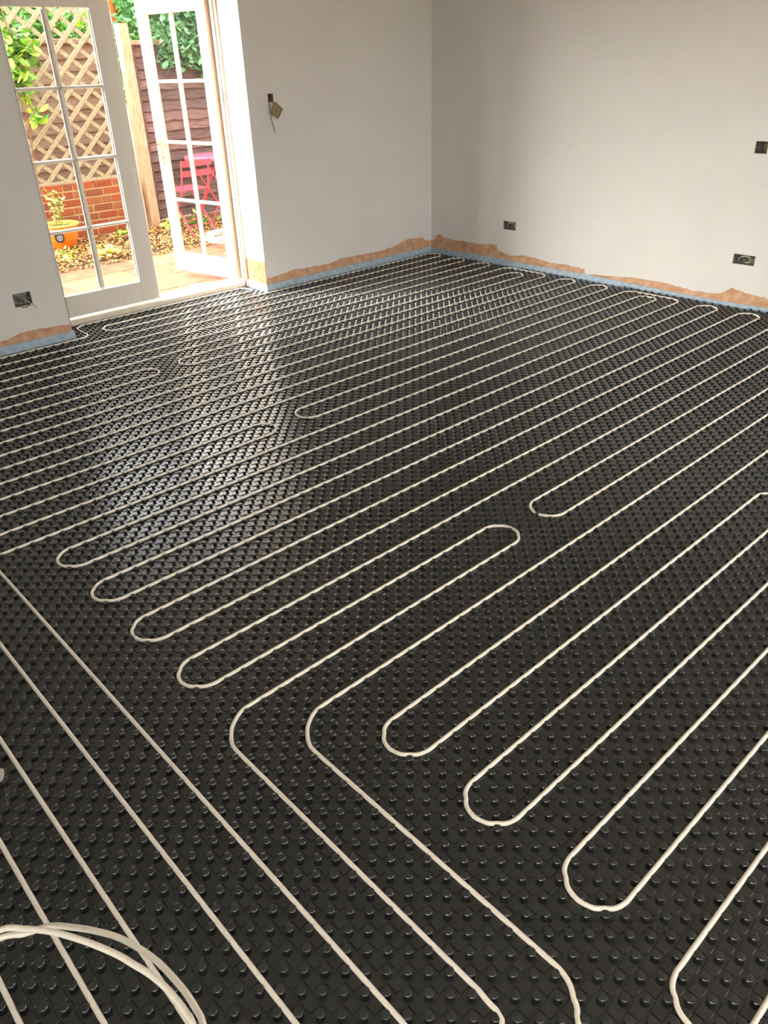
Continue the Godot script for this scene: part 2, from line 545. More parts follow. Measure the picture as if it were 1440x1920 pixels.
# ragged foot of the plaster skim: from an edge line up to v1
func ragged(st: SurfaceTool, conv: Callable, edge: Array, v1: float, d0: float, d1: float) -> void:
	var pu: Array = []
	var pv: Array = []
	for i in edge.size() - 1:
		var n := maxi(1, int(absf(edge[i + 1][0] - edge[i][0]) / 0.012))
		for k in n:
			var f := float(k) / n
			pu.append(lerpf(edge[i][0], edge[i + 1][0], f))
			pv.append(lerpf(edge[i][1], edge[i + 1][1], f) + (rng.randf_range(-0.004, 0.004) if (i > 0 or k > 0) else 0.0))
	pu.append(edge[-1][0])
	pv.append(edge[-1][1])
	for i in pu.size() - 1:
		var a: Vector3 = conv.call(pu[i], pv[i], d0)
		var b: Vector3 = conv.call(pu[i + 1], pv[i + 1], d0)
		var c: Vector3 = conv.call(pu[i + 1], v1, d0)
		var d: Vector3 = conv.call(pu[i], v1, d0)
		var out: Vector3 = conv.call(0.0, 0.0, d0) - conv.call(0.0, 0.0, d1)
		poly(st, [a, b, c, d], out)
		var a2: Vector3 = conv.call(pu[i], pv[i], d1)
		var b2: Vector3 = conv.call(pu[i + 1], pv[i + 1], d1)
		poly(st, [a, b, b2, a2], Vector3.DOWN)

func build_room() -> void:
	var back := func(u: float, v: float, d: float) -> Vector3: return Vector3(u, v, WALL_Z - d)
	# holes in the wall with the doors: socket, lamp outlet
	var hs := [1.612, 1.726, 0.288, 0.372]
	var hl := [3.752, 3.800, 1.358, 1.412]
	var st := new_st()
	holed(st, back, -1.80, 1.94, -0.05, 2.5, 0.003, 0.05, [hs])
	holed(st, back, -1.80, 1.94, -0.05, 2.5, 0.05, 0.46, [])
	holed(st, back, 3.575, 5.80, -0.05, 2.5, 0.003, 0.16, [hl])
	holed(st, back, 3.575, 5.80, -0.05, 2.5, 0.16, 0.46, [])
	holed(st, back, 1.94, 3.575, 2.12, 2.5, 0.003, 0.46, [])
	holed(st, back, 1.94, 3.575, -0.4, -0.05, 0.2, 0.46, [])
	var wb := put("wall_back", st, M.backing)
	structure(wb, "plastered wall with the garden door opening and bare strip at its foot", "wall")
	st = new_st()
	holed(st, back, -1.80, 1.94, 0.2, 2.46, 0.0, 0.003, [hs])
	holed(st, back, 3.575, 5.483, 0.2, 2.46, 0.0, 0.003, [hl])
	holed(st, back, 1.94, 3.575, 2.12, 2.46, 0.0, 0.003, [])
	ragged(st, back, [[-1.8, 0.10], [0.6, 0.12], [1.2, 0.105], [1.462, 0.101], [1.512, 0.099], [1.555, 0.112], [1.60, 0.124], [1.70, 0.125], [1.819, 0.114], [1.94, 0.109]], 0.2, 0.0, 0.003)
	ragged(st, back, [[3.575, 0.108], [3.607, 0.107], [3.682, 0.110], [3.80, 0.124], [3.902, 0.132], [3.92, 0.121], [4.128, 0.119], [4.25, 0.112], [4.366, 0.136], [4.612, 0.126], [4.80, 0.121], [5.003, 0.132], [5.14, 0.172], [5.26, 0.165], [5.36, 0.162], [5.40, 0.125], [5.483, 0.115]], 0.2, 0.0, 0.003)
	# reveals
	bx(st, Vector3(1.937, 0.11, WALL_Z), Vector3(1.94, 2.12, -5.56))
	bx(st, Vector3(3.572, 0.235, WALL_Z), Vector3(3.575, 2.12, -5.56))
	bx(st, Vector3(1.94, 2.117, WALL_Z), Vector3(3.575, 2.12, -5.56))
	put("plaster_skim", st, M.plaster, wb)
	st = new_st()
	bx(st, Vector3(3.5722, 0.0, WALL_Z - 0.001), Vector3(3.575, 0.2345, -5.56))
	put("bare_brick_patch", st, grain_mat(Color(0.58, 0.35, 0.24), Color(0.68, 0.44, 0.31), 0.9, 0.02, Vector3.ONE * 2.0), wb)

	# right-hand wall runs a little out of square
	var wr := Node3D.new()
	place("wall_right", wr)
	structure(wr, "long plastered wall with three open socket boxes and bare strip at its foot", "wall")
	wr.position = Vector3(5.483, 0, -5.30)
	wr.rotation.y = 0.03
	var rt := func(u: float, v: float, d: float) -> Vector3: return Vector3(d, v, u)
	var h1 := [0.841, 0.972, 0.305, 0.372]
	var h2 := [2.864, 3.016, 0.293, 0.360]
	var h3 := [2.867, 2.948, 1.000, 1.074]
	st = new_st()
	holed(st, rt, -0.4, 7.9, -0.05, 2.5, 0.003, 0.05, [h1, h2, h3, RIGHT_OPENING])
	holed(st, rt, -0.4, 7.9, -0.05, 2.5, 0.05, 0.25, [RIGHT_OPENING])
	put("masonry", st, M.backing, wr)
	st = new_st()
	holed(st, rt, 0.0, 7.9, 0.2, 2.46, 0.0, 0.003, [h1, h2, h3, RIGHT_OPENING])
	ragged(st, rt, [[0.0, 0.115], [0.03, 0.120], [0.06, 0.165], [0.109, 0.175], [0.18, 0.158], [0.275, 0.147], [0.44, 0.150], [0.591, 0.147], [0.70, 0.163], [0.783, 0.161], [0.792, 0.117], [0.951, 0.092], [1.06, 0.112], [1.176, 0.108], [1.35, 0.090], [1.5, 0.095], [1.685, 0.083], [1.70, 0.042], [1.80, 0.058], [1.952, 0.067], [2.137, 0.082], [2.382, 0.084], [2.62, 0.062], [2.82, 0.072], [2.896, 0.126], [3.007, 0.106], [3.158, 0.094], [3.7, 0.10]], 0.2, 0.0, 0.003)
	holed(st, rt, 6.6, 7.9, 0.1, 0.2, 0.0, 0.003, [])
	put("plaster_skim", st, M.plaster, wr)

	# the two walls behind the viewpoint with their large openings, and the ceiling
	st = new_st()
	holed(st, func(u, v, d): return Vector3(-1.6 - d, v, u), -5.4, 2.4, -0.05, 2.5, 0.0, 0.3, [LEFT_FILL_OPENING])
	structure(put("wall_left", st, M.plaster), "plastered side wall with an added unseen opening for fill daylight", "wall")
	st = new_st()
	holed(st, func(u, v, d): return Vector3(u, v, 2.2 + d), -1.9, 6.0, -0.05, 2.5, 0.0, 0.3, [FRONT_OPENING])
	structure(put("wall_front", st, M.plaster), "plastered wall with a wide opening to the garden", "wall")
	st = new_st()
	bx(st, Vector3(-1.9, 2.45, -5.76), Vector3(6.0, 2.6, 2.5))
	structure(put("ceiling", st, M.ceiling), "flat white ceiling", "ceiling")

	# blue edging foam at the foot of the walls
	st = new_st()
	bx(st, Vector3(-1.6, 0.0, -5.2992), Vector3(1.944, 0.062, -5.2915), 0.002)
	bx(st, Vector3(1.9405, 0.0, -5.2915), Vector3(1.9485, 0.062, -5.40), 0.002)
	tag(put("edging_strip", st, M.foam), "pale blue foam edging strip at the wall left of the doors", "edging foam", "blue foam strips along the walls")
	st = new_st()
	bx(st, Vector3(3.566, 0.0, -5.2915), Vector3(5.474, 0.060, -5.2992), 0.002)
	tag(put("edging_strip", st, M.foam), "pale blue foam edging strip between doors and room corner", "edging foam", "blue foam strips along the walls")
	st = new_st()
	bx(st, Vector3(3.5655, 0.0, -5.2995), Vector3(3.5715, 0.064, -5.56), 0.002)
	tag(put("edging_strip", st, M.foam), "short pale blue foam edging strip inside the door reveal", "edging foam", "blue foam strips along the walls")
	st = new_st()
	var edge := [[0.01, 0.056], [0.14, 0.046], [0.594, 0.058], [1.18, 0.047], [1.71, 0.047], [2.37, 0.030], [2.79, 0.024], [3.17, 0.031], [4.0, 0.05], [7.4, 0.05]]
	for i in edge.size() - 1:
		var u0: float = edge[i][0]
		var u1: float = edge[i + 1][0]
		var a0: float = edge[i][1]
		var a1: float = edge[i + 1][1]
		poly(st, [Vector3(-0.008, 0, u0), Vector3(-0.008, 0, u1), Vector3(-0.008, a1, u1), Vector3(-0.008, a0, u0)], Vector3.LEFT)
		poly(st, [Vector3(-0.008, a0, u0), Vector3(-0.008, a1, u1), Vector3(-0.0005, a1, u1), Vector3(-0.0005, a0, u0)], Vector3.UP)
		poly(st, [Vector3(-0.0005, 0, u0), Vector3(-0.0005, 0, u1), Vector3(-0.0005, a1, u1), Vector3(-0.0005, a0, u0)], Vector3.RIGHT)
	var er := put("edging_strip", st, M.foam)
	er.position = wr.position
	er.rotation.y = 0.03
	tag(er, "long pale blue foam edging strip along the right-hand wall", "edging foam", "blue foam strips along the walls")

# ---------------------------------------------------------------- doors
const ROWS := [0.213, 0.643, 1.081, 1.508, 1.948]

# leaf in its own frame: inner face at z = 0, x from 0 to sx * w away from the hinge
func door_leaf(leaf: Node3D, w: float, sx: float, st_hinge: float, st_free: float) -> void:
	var y0 := 0.062
	var y1 := 2.062
	var t := 0.044
	var g0 := st_hinge
	var g1 := w - st_free
	var part := func(called: String, xa: float, xb: float, ya: float, yb: float, za: float, zb: float, m: Material, c: float) -> void:
		var s := new_st()
		bx(s, Vector3(minf(xa * sx, xb * sx), ya, za), Vector3(maxf(xa * sx, xb * sx), yb, zb), c)
		put(called, s, m, leaf)
	part.call("stile", 0.0, g0, y0, y1, -t, 0.0, M.paint, 0.003)
	part.call("stile", g1, w, y0, y1, -t, 0.0, M.paint, 0.003)
	part.call("bottom_rail", g0, g1, y0, ROWS[0], -t, 0.0, M.paint, 0.002)
	part.call("top_rail", g0, g1, ROWS[4], y1, -t, 0.0, M.paint, 0.002)
	var mid := (g0 + g1) * 0.5
	part.call("glazing_bar", mid - 0.0115, mid + 0.0115, ROWS[0], ROWS[4], -t + 0.006, -0.004, M.paint, 0.007)
	for r in [1, 2, 3]:
		part.call("glazing_bar", g0, g1, ROWS[r] - 0.0115, ROWS[r] + 0.0115, -t + 0.006, -0.004, M.paint, 0.007)
	for r in 4:
		for c in 2:
			var xa: float = g0 if c == 0 else mid + 0.0115
			var xb: float = mid - 0.0115 if c == 0 else g1
			part.call("pane", xa, xb, ROWS[r] + (0.0 if r == 0 else 0.0115), ROWS[r + 1] - (0.0 if r == 3 else 0.0115), -0.026, -0.022, M.glass, 0.0)
			for e in [[xa, xa + 0.009], [xb - 0.009, xb]]:
				part.call("glazing_bead", e[0], e[1], ROWS[r] + 0.0115, ROWS[r + 1] - 0.0115, -0.021, -0.010, M.paint, 0.003)

func build_doors() -> void:
	var st := new_st()
	var d1 := Node3D.new()
	place("door_1", d1)
	structure(d1, "closed white glazed garden door with eight panes", "door")
	d1.position = Vector3(1.965, 0, DOOR_Z)
	door_leaf(d1, 0.775, 1.0, 0.085, 0.105)
	bx(st, Vector3(0.776, 0.062, -0.05), Vector3(0.815, 2.062, -0.006), 0.004)
	put("meeting_strip", st, M.paint, d1)
	st = new_st()
	bar(st, Vector3(0.520, 0.066, 0.0006), Vector3(0.523, 0.128, 0.0006), 0.004, 0.0016, Vector3(0, 0, 1))
	put("split_in_rail", st, M.bare, d1)

	var d2 := Node3D.new()
	place("door_2", d2)
	structure(d2, "white glazed garden door standing open with a brass handle", "door")
	d2.position = Vector3(3.508, 0, -5.632)
	d2.rotation.y = deg_to_rad(-79.5)
	door_leaf(d2, 0.762, -1.0, 0.095, 0.095)
	st = new_st()
	bx(st, Vector3(0.0, 0.062, -0.044), Vector3(0.004, 2.062, 0.0), 0.001)
	put("bare_hinge_edge", st, M.bare, d2)
	st = new_st()
	bx(st, Vector3(-0.722, 0.905, 0.0), Vector3(-0.690, 1.105, 0.004), 0.0015)
	var hp := put("handle_plate", st, M.brass, d2)
	st = new_st()
	tube(st, PackedVector3Array([Vector3(-0.706, 1.07, 0.004), Vector3(-0.706, 1.07, 0.042), Vector3(-0.700, 1.07, 0.050), Vector3(-0.62, 1.066, 0.052), Vector3(-0.60, 1.062, 0.050)]), 0.008, 10)
	put("lever", st, M.brass, hp)
	st = new_st()
	tube(st, PackedVector3Array([Vector3(-0.706, 0.965, 0.002), Vector3(-0.706, 0.965, 0.012)]), 0.010, 12)
	put("thumb_turn", st, M.brass, hp)

	# frame around the pair of doors
	var fr := Node3D.new()
	place("trim_1", fr)
	structure(fr, "white door frame with bare worn timber at the hinge side", "door frame")
	st = new_st()
	bx(st, Vector3(1.940, 0.0, -5.70), Vector3(1.962, 2.12, -5.565), 0.002)
	put("jamb", st, M.paint, fr)
	st = new_st()
	bx(st, Vector3(3.556, 0.045, -5.70), Vector3(3.572, 2.12, -5.580), 0.002)
	put("jamb", st, M.paint, fr)
	st = new_st()
	bx(st, Vector3(3.541, 0.047, -5.612), Vector3(3.5555, 2.06, -5.588), 0.003)
	put("door_stop", st, M.paint, fr)
	st = new_st()
	bx(st, Vector3(3.557, 0.0, -5.5795), Vector3(3.5745, 2.10, -5.562), 0.003)
	put("bare_jamb_strip", st, M.bare, fr)
	st = new_st()
	bx(st, Vector3(1.962, 2.064, -5.70), Vector3(3.5555, 2.118, -5.575), 0.002)
	put("head", st, M.paint, fr)
	st = new_st()
	bx(st, Vector3(1.9405, 0.0, -5.78), Vector3(3.5555, 0.046, -5.582), 0.006)
	put("sill", st, M.sill, fr)
	st = new_st()
	for y in [1.36, 1.40]:
		tube(st, PackedVector3Array([Vector3(3.556, y, -5.572), Vector3(3.556, y + 0.035, -5.572)]), 0.006, 8)
	put("hinge", st, M.steel, fr)

# ---------------------------------------------------------------- electrics
func metal_box(label: String, w: float, h: float, kind: int, group: String) -> Node3D:
	# open galvanised box: front rim at z = 0, depth into -z, centred
	var o := thing("socket_box", label, "socket box", Vector3.ZERO, 0.0, group)
	var st := new_st()
	var d := 0.042
	var t := 0.0015
	bx(st, Vector3(-w / 2, -h / 2, -d), Vector3(w / 2, h / 2, -d + t))
	for s in [-1.0, 1.0]:
		bx(st, Vector3(s * w / 2 - t * 0.5 - t * 0.5 * s, -h / 2, -d), Vector3(s * w / 2 + t * 0.5 - t * 0.5 * s, h / 2, -0.004))
		bx(st, Vector3(-w / 2, s * h / 2 - t * 0.5 - t * 0.5 * s, -d), Vector3(w / 2, s * h / 2 + t * 0.5 - t * 0.5 * s, -0.004))
	put("box_shell", st, M.steel, o)
	for s in [-1.0, 1.0]:
		st = new_st()
		tube(st, PackedVector3Array([Vector3(s * (w / 2 - 0.008), 0, -0.014), Vector3(s * (w / 2 - 0.008), 0, -0.006)]), 0.005, 8)
		put("fixing_lug", st, M.steel, o)
	var loops := [
		[[[-0.045, -0.025], [-0.030, 0.010], [0.0, 0.022], [0.025, 0.018], [0.034, -0.004], [0.020, -0.022], [-0.005, -0.020]], M.wire_grey, 0.0042],
		[[[-0.040, 0.020], [-0.020, -0.005], [0.005, 0.004], [0.012, -0.012], [-0.004, -0.022]], M.wire_brown, 0.0022],
		[[[-0.030, -0.024], [-0.022, 0.004], [-0.035, 0.016], [-0.044, 0.004]], M.wire_blue, 0.0022],
		[[[0.040, 0.020], [0.030, -0.006], [0.046, -0.022]], M.wire_green, 0.0022]]
	for i in loops.size():
		if kind == 3 and i == 0: continue
		var pts := PackedVector3Array()
		var c := Curve3D.new()
		var l: Array = loops[i][0]
		for k in l.size():
			c.add_point(Vector3(l[k][0] * w / 0.13, l[k][1] * h / 0.07, -0.030 + 0.006 * i + (0.020 if (k > 0 and k < l.size() - 1) else 0.0) * (0.8 if i == 0 else 0.4)))
		for k in range(1, l.size() - 1):
			var dlt := (c.get_point_position(k + 1) - c.get_point_position(k - 1)) * 0.22
			c.set_point_in(k, -dlt)
			c.set_point_out(k, dlt)
		c.bake_interval = 0.004
		pts = c.get_baked_points()
		st = new_st()
		tube(st, pts, loops[i][2], 8)
		put("cable", st, loops[i][1], o)
	return o

func build_electrics() -> void:
	var g := "open socket boxes in the walls"
	var wt := Transform3D(Basis(Vector3.UP, 0.03), Vector3(5.483, 0, -5.30))
	var face := Basis(Vector3.UP, -PI / 2)       # box front towards -x of the wall frame
	var b := metal_box("open metal double socket box close to the room corner, wires curled inside", 0.129, 0.065, 0, g)
	b.transform = wt * Transform3D(face, Vector3(0.006, 0.3385, 0.9065))
	b = metal_box("open metal double socket box with a white cable loop, below the single box", 0.150, 0.065, 0, g)
	b.transform = wt * Transform3D(face, Vector3(0.006, 0.3265, 2.94))
	b = metal_box("small square metal box higher up the wall than the other sockets", 0.079, 0.072, 3, g)
	b.transform = wt * Transform3D(face, Vector3(0.006, 1.037, 2.9075))
	b = metal_box("open metal socket box in the wall left of the closed door", 0.112, 0.082, 3, g)
	b.transform = Transform3D(Basis.IDENTITY, Vector3(1.669, 0.330, -5.306))
	# loose cable tails hanging out of that last box
	var st := new_st()
	tube(st, PackedVector3Array([Vector3(-0.012, -0.02, -0.03), Vector3(0.0, 0.004, -0.012), Vector3(0.02, -0.012, 0.006), Vector3(0.045, -0.034, 0.016), Vector3(0.066, -0.046, 0.02), Vector3(0.074, -0.06, 0.02)]), 0.0028, 8)
	put("cable_tail", st, M.wire_grey, b)
	st = new_st()
	tube(st, PackedVector3Array([Vector3(-0.03, -0.03, -0.02), Vector3(-0.02, -0.046, 0.006), Vector3(0.005, -0.052, 0.012), Vector3(0.03, -0.044, 0.010), Vector3(0.04, -0.03, 0.0)]), 0.0028, 8)
	put("cable_tail", st, M.wire_brown, b)

	# wall lamp outlet with its terminal cover dangling
	var w := thing("wall_lamp_outlet", "wiring hole with a dangling square terminal cover and cable", "wiring", Vector3(3.776, 1.385, -5.30))
	st = new_st()
	bx(st, Vector3(-0.022, -0.006, -0.05), Vector3(-0.002, 0.020, -0.004), 0.004)
	bx(st, Vector3(0.0, 0.0, -0.05), Vector3(0.021, 0.026, -0.002), 0.005)
	put("connector_block", st, flat_mat(Color(0.25, 0.18, 0.15), 0.5), w)
	st = new_st()
	var tc := Transform3D(Basis(Vector3(0, 0, 1), deg_to_rad(-38.0)) * Basis(Vector3.UP, 0.12), Vector3(0.022, -0.083, 0.028))
	cbox(st, tc, Vector3(0.080, 0.080, 0.004), 0.001)
	for s in [-1.0, 1.0]:
		cbox(st, tc * Transform3D(Basis.IDENTITY, Vector3(s * 0.0385, 0, 0.006)), Vector3(0.003, 0.080, 0.010), 0.0005)
		cbox(st, tc * Transform3D(Basis.IDENTITY, Vector3(0, s * 0.0385, 0.006)), Vector3(0.080, 0.003, 0.010), 0.0005)
	lathe(st, [Vector2(0.014, 0.0), Vector2(0.014, 0.008), Vector2(0.006, 0.009), Vector2(0.0, 0.007)], 14, tc * Transform3D(Basis(Vector3.RIGHT, PI / 2), Vector3(0, 0, 0.002)))
	put("terminal_cover", st, M.cover, w)
	st = new_st()
	tube(st, PackedVector3Array([Vector3(0.004, -0.005, -0.03), Vector3(0.006, -0.022, 0.008), Vector3(0.016, -0.036, 0.02), Vector3(0.026, -0.05, 0.027)]), 0.004, 8)
	put("cable", st, flat_mat(Color(0.42, 0.30, 0.14), 0.5), w)
	st = new_st()
	tube(st, PackedVector3Array([Vector3(-0.010, -0.01, -0.04), Vector3(-0.020, -0.02, 0.010), Vector3(-0.038, -0.045, 0.03), Vector3(-0.042, -0.085, 0.034), Vector3(-0.036, -0.125, 0.032), Vector3(-0.024, -0.165, 0.030), Vector3(-0.016, -0.195, 0.030), Vector3(-0.017, -0.205, 0.030), Vector3(-0.009, -0.215, 0.031), Vector3(-0.010, -0.228, 0.031)]), 0.0032, 8)
	put("hanging_cable", st, flat_mat(Color(0.46, 0.43, 0.38), 0.5), w)

# ---------------------------------------------------------------- garden
func leaf_mesh(l: float, w: float, fold: float) -> Mesh:
	var st := new_st()
	var pts := [[0.0, 0.0], [0.25, 0.8], [0.55, 1.0], [0.8, 0.6], [1.0, 0.0]]
	for i in pts.size() - 1:
		for s in [-1.0, 1.0]:
			var a := Vector3(0, pts[i][0] * l, 0)
			var b := Vector3(0, pts[i + 1][0] * l, 0)
			var c := Vector3(s * w * 0.5 * pts[i + 1][1], pts[i + 1][0] * l, fold * w * pts[i + 1][1])
			var d := Vector3(s * w * 0.5 * pts[i][1], pts[i][0] * l, fold * w * pts[i][1])
			if pts[i][1] == 0.0: poly(st, [a, b, c], Vector3(0, 0, 1))
			elif pts[i + 1][1] == 0.0: poly(st, [a, b, d], Vector3(0, 0, 1))
			else: poly(st, [a, b, c, d], Vector3(0, 0, 1))
	return st.commit()

var LEAF: Mesh

func foliage(called: String, blobs: Array, count: int, size: Vector2, cols: Array, parent: Node) -> void:
	var xs: Array = []
	var cs: Array = []
	var wsum := 0.0
	for b in blobs: wsum += b[1].x * b[1].y
	for b in blobs:
		for n in int(count * b[1].x * b[1].y / wsum):
			var d := Vector3(rng.randfn(), rng.randfn(), rng.randfn()).normalized() * pow(rng.randf(), 0.45)
			var at: Vector3 = b[0] + d * b[1]
			var turn := Basis(Vector3.UP, rng.randf() * TAU) * Basis(Vector3.RIGHT, rng.randf_range(0.7, 2.6)) * Basis(Vector3.UP, rng.randf_range(-0.8, 0.8))
			xs.append(Transform3D(turn.scaled(Vector3.ONE * rng.randf_range(size.x, size.y)), at))
			var c: Color = cols[rng.randi() % cols.size()]
			cs.append(c * rng.randf_range(0.8, 1.2))
	multi(called, LEAF, M.leaf, xs, parent, cs)

func shrub(label: String, at: Vector3, stems: Array, blobs: Array, count: int, size: Vector2, cols: Array, bark: Material, group: String) -> void:
	var o := thing("garden_shrub", label, "shrub", at, 0.0, group)
	for s in stems:
		var st := new_st()
		tube(st, PackedVector3Array(s[0]), s[1], 8)
		put("stem", st, bark, o)
	foliage("foliage", blobs, count, size, cols, o)

func lap_fence(label: String, x0: float, x1: float, z: float, y0: float, y1: float, boards: Array, n: int) -> void:
	var o := thing("lap_fence_panel", label, "fence", Vector3(x0, 0, z))
	var w := x1 - x0
	var st := new_st()
	bx(st, Vector3(0, y1, -0.035), Vector3(w, y1 + 0.045, 0.045), 0.006)
	put("capping_rail", st, M.fence_frame, o)
	for x in [0.0, w - 0.04]:
		st = new_st()
		bx(st, Vector3(x, y0, -0.005), Vector3(x + 0.04, y1, 0.032), 0.003)
		put("edge_batten", st, boards[0], o)
	var step := (y1 - y0) / n
	for i in n:
		st = new_st()
		# overlapping feather-edged board with a waney lower edge
		var yb := y0 + step * i
		var prev := rng.randf_range(-0.008, 0.008)
		var seg := 14
		for k in seg:
			var xa := w * k / seg
			var xb := w * (k + 1) / seg
			var nx := rng.randf_range(-0.010, 0.010)
			var a := Vector3(xa, yb - 0.012 + prev, 0.016)
			var b := Vector3(xb, yb - 0.012 + nx, 0.016)
			var c := Vector3(xb, yb + step + 0.01, -0.012)
			var d := Vector3(xa, yb + step + 0.01, -0.012)
			poly(st, [a, b, c, d], Vector3(0, 0, 1))
			poly(st, [a, b, b + Vector3(0, 0, -0.012), a + Vector3(0, 0, -0.012)], Vector3.DOWN)
			poly(st, [a + Vector3(0, 0, -0.012), b + Vector3(0, 0, -0.012), c + Vector3(0, 0, -0.004), d + Vector3(0, 0, -0.004)], Vector3(0, 0, -1))
			prev = nx
		put("board", st, boards[rng.randi() % boards.size()], o)

func build_garden() -> void:
	LEAF = leaf_mesh(0.10, 0.055, 0.12)
	# ground
	var st := new_st()
	bx(st, Vector3(-14, -0.30, -20), Vector3(18, -0.05, -5.76))
	structure(put("ground", st, M.joint), "garden ground behind the house", "ground")
	st = new_st()
	bx(st, Vector3(-14, -0.30, 2.5), Vector3(18, -0.05, 16))
	structure(put("ground", st, M.slabs[1]), "paved ground on the other side of the house", "ground")
	# paving slabs
	var pv := thing("patio_paving", "sunlit buff and pink stone paving outside the doors", "paving", Vector3.ZERO)
	var rows := [[-5.78, -6.035], [-6.045, -6.50], [-6.51, -6.96], [-6.97, -7.42]]
	var shift := [0.0, 0.28, -0.17, 0.20]
	for r in rows.size():
		var x: float = -1.2 + shift[r]
		var n := 0
		while x < 7.6:
			var wdt: float = 0.60 if (n + r) % 3 != 1 else 0.45
			st = new_st()
			bx(st, Vector3(x + 0.005, -0.05, rows[r][1]), Vector3(x + wdt - 0.005, rng.randf_range(-0.004, 0.002), rows[r][0]), 0.004)
			var m: Material = M.slabs[(n * 2 + r) % 3]
			if r == 0: m = M.slabs[0]
			put("slab", st, m, pv)
			x += wdt
			n += 1
	# planting bed with fallen leaves
	st = new_st()
	var nx := 60
	var nz := 10
	for i in nx:
		for j in nz:
			var q: Array = []
			for k in [[0, 0], [1, 0], [1, 1], [0, 1]]:
				var ii: int = i + k[0]
				var jj: int = j + k[1]
				var hh := 0.008 * sin(ii * 1.7 + jj * 0.9) + 0.006 * sin(ii * 0.6 - jj * 2.1) + 0.010
				if jj == 0: hh = -0.004
				q.append(Vector3(-1.0 + 9.0 * ii / nx, hh, -7.425 - 1.17 * jj / nz))
			poly(st, q, Vector3.UP)
	var bed := put("planting_bed", st, M.soil)
	tag(bed, "strip of bare brown soil between paving and fence", "soil")
	var dry := leaf_mesh(0.036, 0.024, 0.35)
	var xs: Array = []
	var cs: Array = []
	var tones := [Color(0.36, 0.15, 0.05), Color(0.44, 0.22, 0.07), Color(0.48, 0.29, 0.10), Color(0.28, 0.12, 0.06), Color(0.52, 0.36, 0.17), Color(0.40, 0.28, 0.07)]
	for i in 11000:
		var z := -7.30 - 1.28 * pow(rng.randf(), 0.9)
		var x := rng.randf_range(1.2, 6.4)
		xs.append(Transform3D((Basis(Vector3.UP, rng.randf() * TAU) * Basis(Vector3.RIGHT, rng.randf_range(-2.0, -1.1)) * Basis(Vector3(0, 0, 1), rng.randf_range(-0.5, 0.5))).scaled(Vector3.ONE * rng.randf_range(0.6, 1.25)), Vector3(x, rng.randf_range(0.012, 0.05) if z < -7.42 else 0.008, z)))
		var c: Color = tones[rng.randi() % tones.size()]
		cs.append(c * rng.randf_range(0.75, 1.25))
	var litter := multi("leaf_litter", dry, M.dry_leaf, xs, null, cs)
	tag(litter, "orange and yellow fallen leaves scattered over the bed", "leaves")

	# low brick wall
	var bw := thing("garden_wall", "low red brick wall carrying the trellis", "brick wall", Vector3(0, 0, -8.6))
	st = new_st()
	bx(st, Vector3(1.0, -0.05, -0.20), Vector3(4.21, 0.565, -0.006))
	put("mortar_bed", st, M.mortar, bw)
	var sv := [new_st(), new_st()]
	cbox(sv[0], Transform3D.IDENTITY, Vector3(0.208, 0.063, 0.10), 0.004)
	cbox(sv[1], Transform3D.IDENTITY, Vector3(0.098, 0.063, 0.10), 0.004)
	var bm := [sv[0].commit(), sv[1].commit()]
	for c in 8:
		var y := 0.0 + 0.0785 * c
		var x: float = 1.05 + [0.0, 0.11, 0.03, 0.15][c % 4]
		var n := c
		while x < 4.19:
			var short: bool = (n % 5 == 3)
			var l := 0.098 if short else 0.208
			if x + l > 4.215: break
			if y - 0.0315 > -0.05 and y + 0.032 < 0.60:
				share("brick", bm[1 if short else 0], M.bricks[rng.randi() % 4], bw, Transform3D(Basis(Vector3.UP, rng.randf_range(-0.01, 0.01)), Vector3(x + l / 2, y, -0.05 + rng.randf_range(-0.002, 0.004))))
			x += l + 0.012
			n += 1

	# diagonal trellis on the wall
	var tr := thing("trellis", "pale timber diagonal trellis standing on the brick wall", "trellis", Vector3(0, 0, -8.66))
	var ya := 0.585
	var yb := 2.42
	var xa := 1.3
	var xb := 4.19
	for y in [ya, yb]:
		st = new_st()
		bx(st, Vector3(xa, y - 0.02, -0.02), Vector3(xb, y + 0.022, 0.03), 0.004)
		put("rail", st, M.lath, tr)
	for dirn in [1.0, -1.0]:
		var k := -16
		while k < 34:
			# line: y = ya + slope * dirn * (x - xs)
			var slope := 0.95 if dirn > 0 else 0.78
			var x0 := xa + 0.215 * k + (0.02 if dirn > 0 else 0.06)
			var xe := x0 + (yb - ya) / slope
			var pa := Vector2(x0, ya) if dirn > 0 else Vector2(xe, ya)
			var pb := Vector2(xe, yb) if dirn > 0 else Vector2(x0, yb)
			# clip to the frame
			var dv := pb - pa
			var t0 := 0.0
			var t1 := 1.0
			var tx0 := (xa - pa.x) / dv.x
			var tx1 := (xb - pa.x) / dv.x
			t0 = maxf(t0, minf(tx0, tx1))
			t1 = minf(t1, maxf(tx0, tx1))
			k += 1
			if t1 - t0 < 0.03: continue
			var q0 := pa + dv * t0
			var q1 := pa + dv * t1
			st = new_st()
			var zz := 0.012 if dirn > 0 else -0.006
			bar(st, Vector3(q0.x, q0.y, zz), Vector3(q1.x, q1.y, zz), 0.040, 0.016, Vector3(0, 0, 1), 0.002)
			put("lath", st, M.lath, tr)

	# posts and panels
	st = new_st()
	bx(st, Vector3(4.335, -0.05, -8.73), Vector3(4.440, 2.0, -8.61), 0.006)
	tag(put("fence_post", st, M.post), "square tan timber post between trellis and dark fence", "post")
	lap_fence("dark purple-brown waney-edge fence panel behind the pink chair", 4.445, 6.30, -8.68, 0.10, 1.81, M.dark_boards, 17)
	lap_fence("pale pinkish-brown lap fence panel behind the trellis", 1.2, 4.33, -9.06, 0.10, 1.84, M.pale_boards, 15)
	st = new_st()
